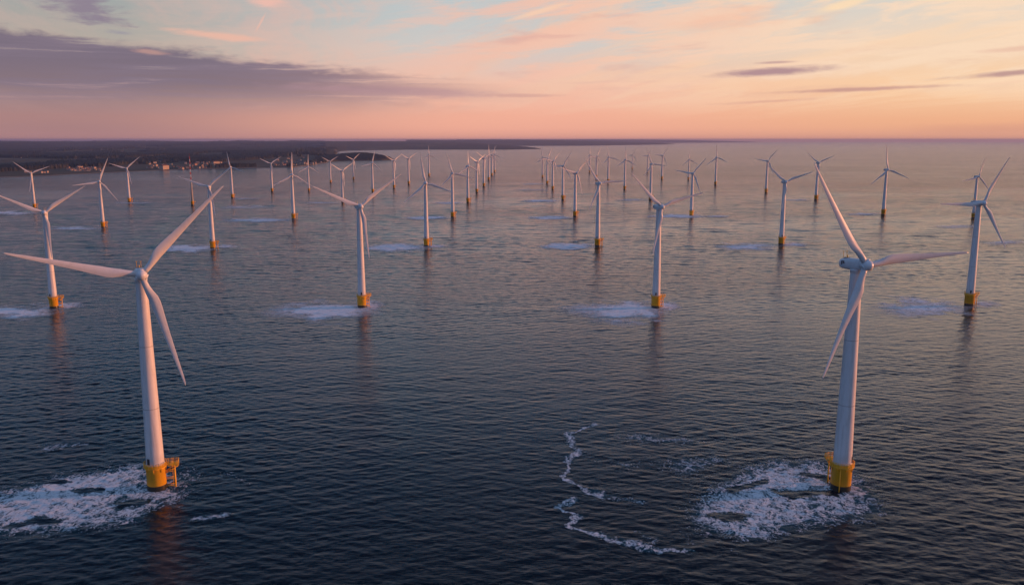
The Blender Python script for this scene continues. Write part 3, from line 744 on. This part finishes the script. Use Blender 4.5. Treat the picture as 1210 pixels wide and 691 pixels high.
# thing > part > sub-part; 'small' parts are left off where they are below a pixel
TREE = [('transition_piece', [('splash_band', 0)], 0), ('platform', [('railing', 1)], 0), ('boat_landing', [('ladder', 1)], 1), ('tower', [('door', 1)], 0), ('nacelle', [('vent', 1), ('vent', 1), ('hatch', 1), ('sensor_mast', 1)], 0), ('hub', [], 0)]
GROUP = 'wind turbines standing in the sea'
def turbine(x, y, s, az, phase, bs, label, rz=0.0, detail=True):
    root = empty('wind_turbine', (x, y, 0), rz); root.scale = (s, s, s)
    tag(root, label, 'wind turbine', GROUP)
    yaw = Matrix.Rotation(-R(az) - rz, 4, 'Z') @ Matrix.Rotation(TILT, 4, 'X')
    top = Matrix.Translation((0, 0, HUB_Z)) @ yaw
    for name, subs, small in TREE:
        if small and not detail: continue
        p = link(name, MESH[name], root)
        if name in ('nacelle', 'hub'): p.matrix_local = top
        for sn, ssm in subs:
            if ssm and not detail: continue
            c = link(sn, MESH[sn], p)
            if sn == 'vent' and any(o is not c and o.data == c.data for o in p.children): c.rotation_euler = (0, math.pi, 0)
    for k in range(3):
        b = link('blade', MESH['blade'], root)
        b.matrix_local = top @ Matrix.Translation((0, OVER, 0)) @ Matrix.Rotation(R(phase) + k * 2 * math.pi / 3, 4, 'Y') @ Matrix.Diagonal((1, 1, bs, 1))
    return root

TURBINES = {
'A0': (-135.4, 304.7, 1.035, 153.0, 76.0, 1.03, 'huge foreground turbine on the left, one blade pointing straight left, foam around its base'),
'A1': (125.4, 304.7, 1.08, 162.5, 34.0, 1.0, 'huge foreground turbine on the right with its nacelle seen from the side above swirling foam'),
'B0': (-361.9, 656.1, 0.94, 155.1, 64.0, 0.93, 'turbine at the left picture edge behind the long left-pointing blade of the foreground one'),
'B1': (-119.0, 659.5, 0.998, 153.8, 66.0, 1.0, 'second-row turbine left of centre, raised blades in a wide V, foam beside its base'),
'B2': (114.0, 657.8, 0.996, 160.8, 46.0, 0.93, 'second-row turbine right of centre, lower blade crossing its tower, white foam at its base'),
'B3': (366.8, 666.5, 1.024, 166.8, 90.0, 1.0, 'turbine nearest the right picture edge, one blade level to the left, greyish shaded tower'),
'C0': (-364.6, 1024.9, 0.939, 168.4, 70.0, 0.93, 'turbine whose tower is crossed by the rising blade tip of the left foreground turbine'),
'C1': (-106.7, 1049.9, 0.976, 166.2, 10.0, 0.93, 'third-row turbine left of centre, one blade up, two spread downward like an inverted Y'),
'C2': (106.7, 1049.9, 0.972, 161.8, 34.0, 0.93, 'third-row turbine right of centre, one blade level to the right, one down to the left'),
'C3': (341.4, 1067.2, 0.985, 173.7, 50.0, 0.9, 'turbine just left of the raised blade tip of the right foreground turbine'),
'D0': (-618.2, 1277.0, 0.864, 152.2, 98.0, 1.07, 'left-side turbine with one blade up, one level left and one down right'),
'D1': (-365.4, 1415.4, 0.919, 151.5, 118.0, 1.0, 'turbine with one blade straight up and two forming an inverted V, village shore behind'),
'D2': (-101.3, 1446.7, 0.93, 162.0, 16.0, 0.9, 'turbine just right and behind the third-row one left of centre, its upper blade leaning left'),
'D3': (108.8, 1462.8, 0.931, 148.3, 74.0, 1.0, 'first turbine up the right-centre column behind the third-row one, one blade up to the right'),
'D4': (313.1, 1479.3, 0.914, 174.0, 80.0, 0.93, 'dark-bladed turbine right of the second-row one, blades level left and up to the right'),
'D5': (655.9, 1496.2, 0.987, 171.7, 8.0, 1.07, 'lone turbine on the open right-hand sea with one blade straight up'),
'D6': (780.1, 1430.8, 0.873, 164.6, 102.0, 1.07, 'turbine standing directly behind the one nearest the right picture edge'),
'E0': (-926.9, 1646.3, 0.833, 156.6, 52.0, 1.07, 'leftmost small turbine, raised V of blades against the dark wooded coast'),
'E1': (-813.1, 1804.3, 0.888, 157.7, 72.0, 1.0, 'second small turbine from the left below the dark coast, blades in a V'),
'E2': (-637.2, 1936.8, 0.867, 176.0, 10.0, 1.0, 'small turbine right of the striped mast with one blade up before the dark coast'),
'E3': (-359.8, 1804.3, 0.822, 136.7, 62.0, 1.0, 'small turbine behind the left blade of the second-row one left of centre'),
'E4': (-92.9, 1792.0, 0.95, 150.0, 2.0, 0.86, 'slim turbine with upright blade beside the left-centre receding column'),
'E5': (112.5, 1881.5, 0.925, 165.0, 90.0, 0.9, 'second turbine up the right-centre receding column, one blade up, one level left'),
'E6': (306.7, 1881.5, 0.971, 165.3, 22.0, 0.86, 'turbine with its base behind the raised left blade of the second-row one right of centre'),
'E7': (673.1, 1881.5, 1.006, 172.0, 54.0, 0.93, 'turbine partly hidden behind the raised blade tip of the right foreground turbine'),
'E8': (633.9, 2123.5, 0.982, 174.0, 82.0, 0.93, 'small distant turbine on the right sea, one blade up right, one level left'),
'F0': (-613.4, 2175.8, 0.883, 158.3, 64.0, 0.86, 'small turbine with a clear V of blades left of the tall inverted-Y one'),
'F1': (-523.7, 2193.9, 0.781, 150.0, 118.0, 1.0, 'small turbine with one blade straight up before the seaside village'),
'F2': (-350.2, 2140.6, 0.919, 156.7, 106.0, 0.86, 'small turbine below the headland with one blade up, one down to the right'),
'F3': (-322.7, 2328.8, 0.927, 138.0, 64.0, 0.86, 'small turbine standing off the tip of the headland'),
'F4': (-307.6, 2538.2, 0.934, 140.0, 62.0, 0.86, 'small turbine right of the headland tip, V of blades, beside a taller tower'),
'F5': (-88.6, 2140.6, 0.945, 132.0, 64.0, 0.86, 'nearest of the tightly packed left-centre column of distant turbines'),
'F6': (108.3, 2269.0, 0.934, 146.0, 78.0, 0.86, 'third turbine up the right-centre receding column, blade leaning right'),
'F7': (300.1, 2269.0, 0.973, 165.5, 2.0, 0.86, 'small turbine at the tip of the level right blade of the third-row one'),
'F8': (597.9, 2504.7, 0.996, 174.0, 4.0, 0.9, 'small turbine with one blade straight up reaching the horizon, right of centre'),
'G0': (-559.4, 2628.7, 0.804, 150.0, 62.0, 0.93, 'tiny turbine with V of blades between the seaside village and the headland'),
'G1': (-530.2, 2854.4, 0.816, 136.0, 68.0, 1.0, 'tiny turbine standing in front of the dark headland'),
'G2': (-303.4, 3122.1, 0.952, 156.4, 2.0, 0.86, 'faint tiny turbine between the two inverted-Y turbines left of centre'),
'G3': (-79.9, 2413.6, 0.989, 142.0, 58.0, 0.86, 'second turbine from the front in the packed left-centre column'),
'G4': (-76.3, 2794.4, 0.973, 152.4, 2.0, 0.93, 'middle turbine of the packed left-centre column of distant turbines'),
'G5': (105.6, 2562.7, 0.934, 148.4, 94.0, 1.0, 'fourth turbine up the right-centre receding column'),
'G6': (302.2, 2681.7, 0.95, 162.4, 14.0, 0.93, 'tiny turbine above the level right blade of the third-row one, orange base visible'),
'G7': (294.6, 2982.3, 0.91, 147.6, 92.0, 1.0, 'tiny turbine just above the hub of the third-row one right of centre'),
'G8': (501.3, 2854.4, 0.983, 164.0, 84.0, 0.93, 'tiny distant turbine with one blade up right, above the right blade of the second-row one'),
'G9': (583.8, 2824.1, 0.818, 165.7, 2.0, 1.07, 'tiny turbine just above the hub of the dark-bladed one'),
'H0': (-73.7, 3136.8, 0.949, 158.7, 94.0, 1.0, 'second farthest turbine of the packed left-centre column'),
'H1': (-70.9, 3489.8, 0.872, 160.8, 4.0, 1.0, 'farthest turbine of the packed left-centre column, smallest of its row'),
'H2': (106.5, 2982.3, 0.874, 168.0, 10.0, 1.0, 'farthest turbine of the right-centre receding column'),
'H3': (540.1, 3841.2, 0.781, 172.0, 94.0, 1.0, 'very faint tiny turbine near the horizon right of the upright-bladed small one'),
'H4': (312.3, 3444.8, 0.861, 157.2, 0.0, 1.0, 'very faint tiny turbine beyond the right-centre column near the horizon'),
'H5': (546.1, 3444.8, 0.84, 165.0, 90.0, 1.0, 'faint tiny turbine above the left blade tip of the second-row one right of centre'),
}
for key, t in TURBINES.items():
    turbine(*t, rz=(R(75) if key == 'A1' else R(random.choice((-8, 0, 10, 20)))), detail=(key[0] in 'ABCDE'))

# ------------------------------------------------------------------ striped mast on its own foundation
def build_mast():
    x, y = (float(v) for v in at(227.6, 242.5))
    root = empty('striped_mast', (x, y, 0)); root.scale = (.87,) * 3
    tag(root, 'slender red and white striped mast on a yellow base off the wooded coast', 'mast')
    p = link('foundation', MESH['transition_piece'], root); link('splash_band', MESH['splash_band'], p)
    link('platform', MESH['platform'], root)
    bm = bmesh.new(); lathe(bm, [(2.8, 9.61), (1.5, 52), (1.7, 52.1), (1.7, 53)], 24); link('tower', finish('mast_tower', bm, [M_TOWER]), root)
    bm = bmesh.new()
    H = 112.0
    for k in range(10):
        z0, z1 = 53 + k * (H - 53) / 10, 53 + (k + 1) * (H - 53) / 10
        w = lambda z: 1.5 * (1 - .7 * (z - 53) / (H - 53))
        c = [Vector((math.cos(a), math.sin(a), 0)) for a in (0, 2.094, 4.189)]
        for i in range(3):
            j = (i + 1) % 3
            tube(bm, c[i] * w(z0) + Vector((0, 0, z0)), c[i] * w(z1) + Vector((0, 0, z1)), .3, 6, mat=k % 2)
            tube(bm, c[i] * w(z0) + Vector((0, 0, z0)), c[j] * w(z1) + Vector((0, 0, z1)), .16, 5, mat=k % 2)
            tube(bm, c[i] * w(z1) + Vector((0, 0, z1)), c[j] * w(z1) + Vector((0, 0, z1)), .16, 5, mat=k % 2)
    tube(bm, (0, 0, H), (0, 0, H + 8), .22, 6, .1, 1)
    link('lattice', finish('mast_lattice', bm, [M_TOWER, M_RED]), root)
    bm = bmesh.new()
    for z, l in ((64, 7), (80, 5.5), (96, 4)): tube(bm, (-l, 0, z), (l, 0, z), .14, 6)
    link('boom', finish('mast_boom', bm, [M_TOWER]), root)
build_mast()

# ------------------------------------------------------------------ haze: one closed box of even thin air over the whole scene
def build_haze():
    bm = bmesh.new(); L = 52000.0
    bmesh.ops.create_cube(bm, size=1.0, matrix=Matrix.Translation((0, 0, (152 - 8) / 2)) @ Matrix.Diagonal((2 * L, 2 * L, 160, 1)))
    me = bpy.data.meshes.new('haze'); bm.to_mesh(me); bm.free()
    m = bpy.data.materials.new('haze air'); m.use_nodes = True; nt = m.node_tree; nt.nodes.clear()
    out = node(nt, 'ShaderNodeOutputMaterial'); v = node(nt, 'ShaderNodeVolumePrincipled')
    v.inputs['Color'].default_value = (.48, .58, .93, 1); v.inputs['Density'].default_value = HAZE_DENSITY; v.inputs['Anisotropy'].default_value = .2
    nt.links.new(v.outputs[0], out.inputs['Volume']); me.materials.append(m)
    tag(link('haze', me), 'thin pale air between the camera and the far coast', 'haze', kind='stuff')
build_haze()
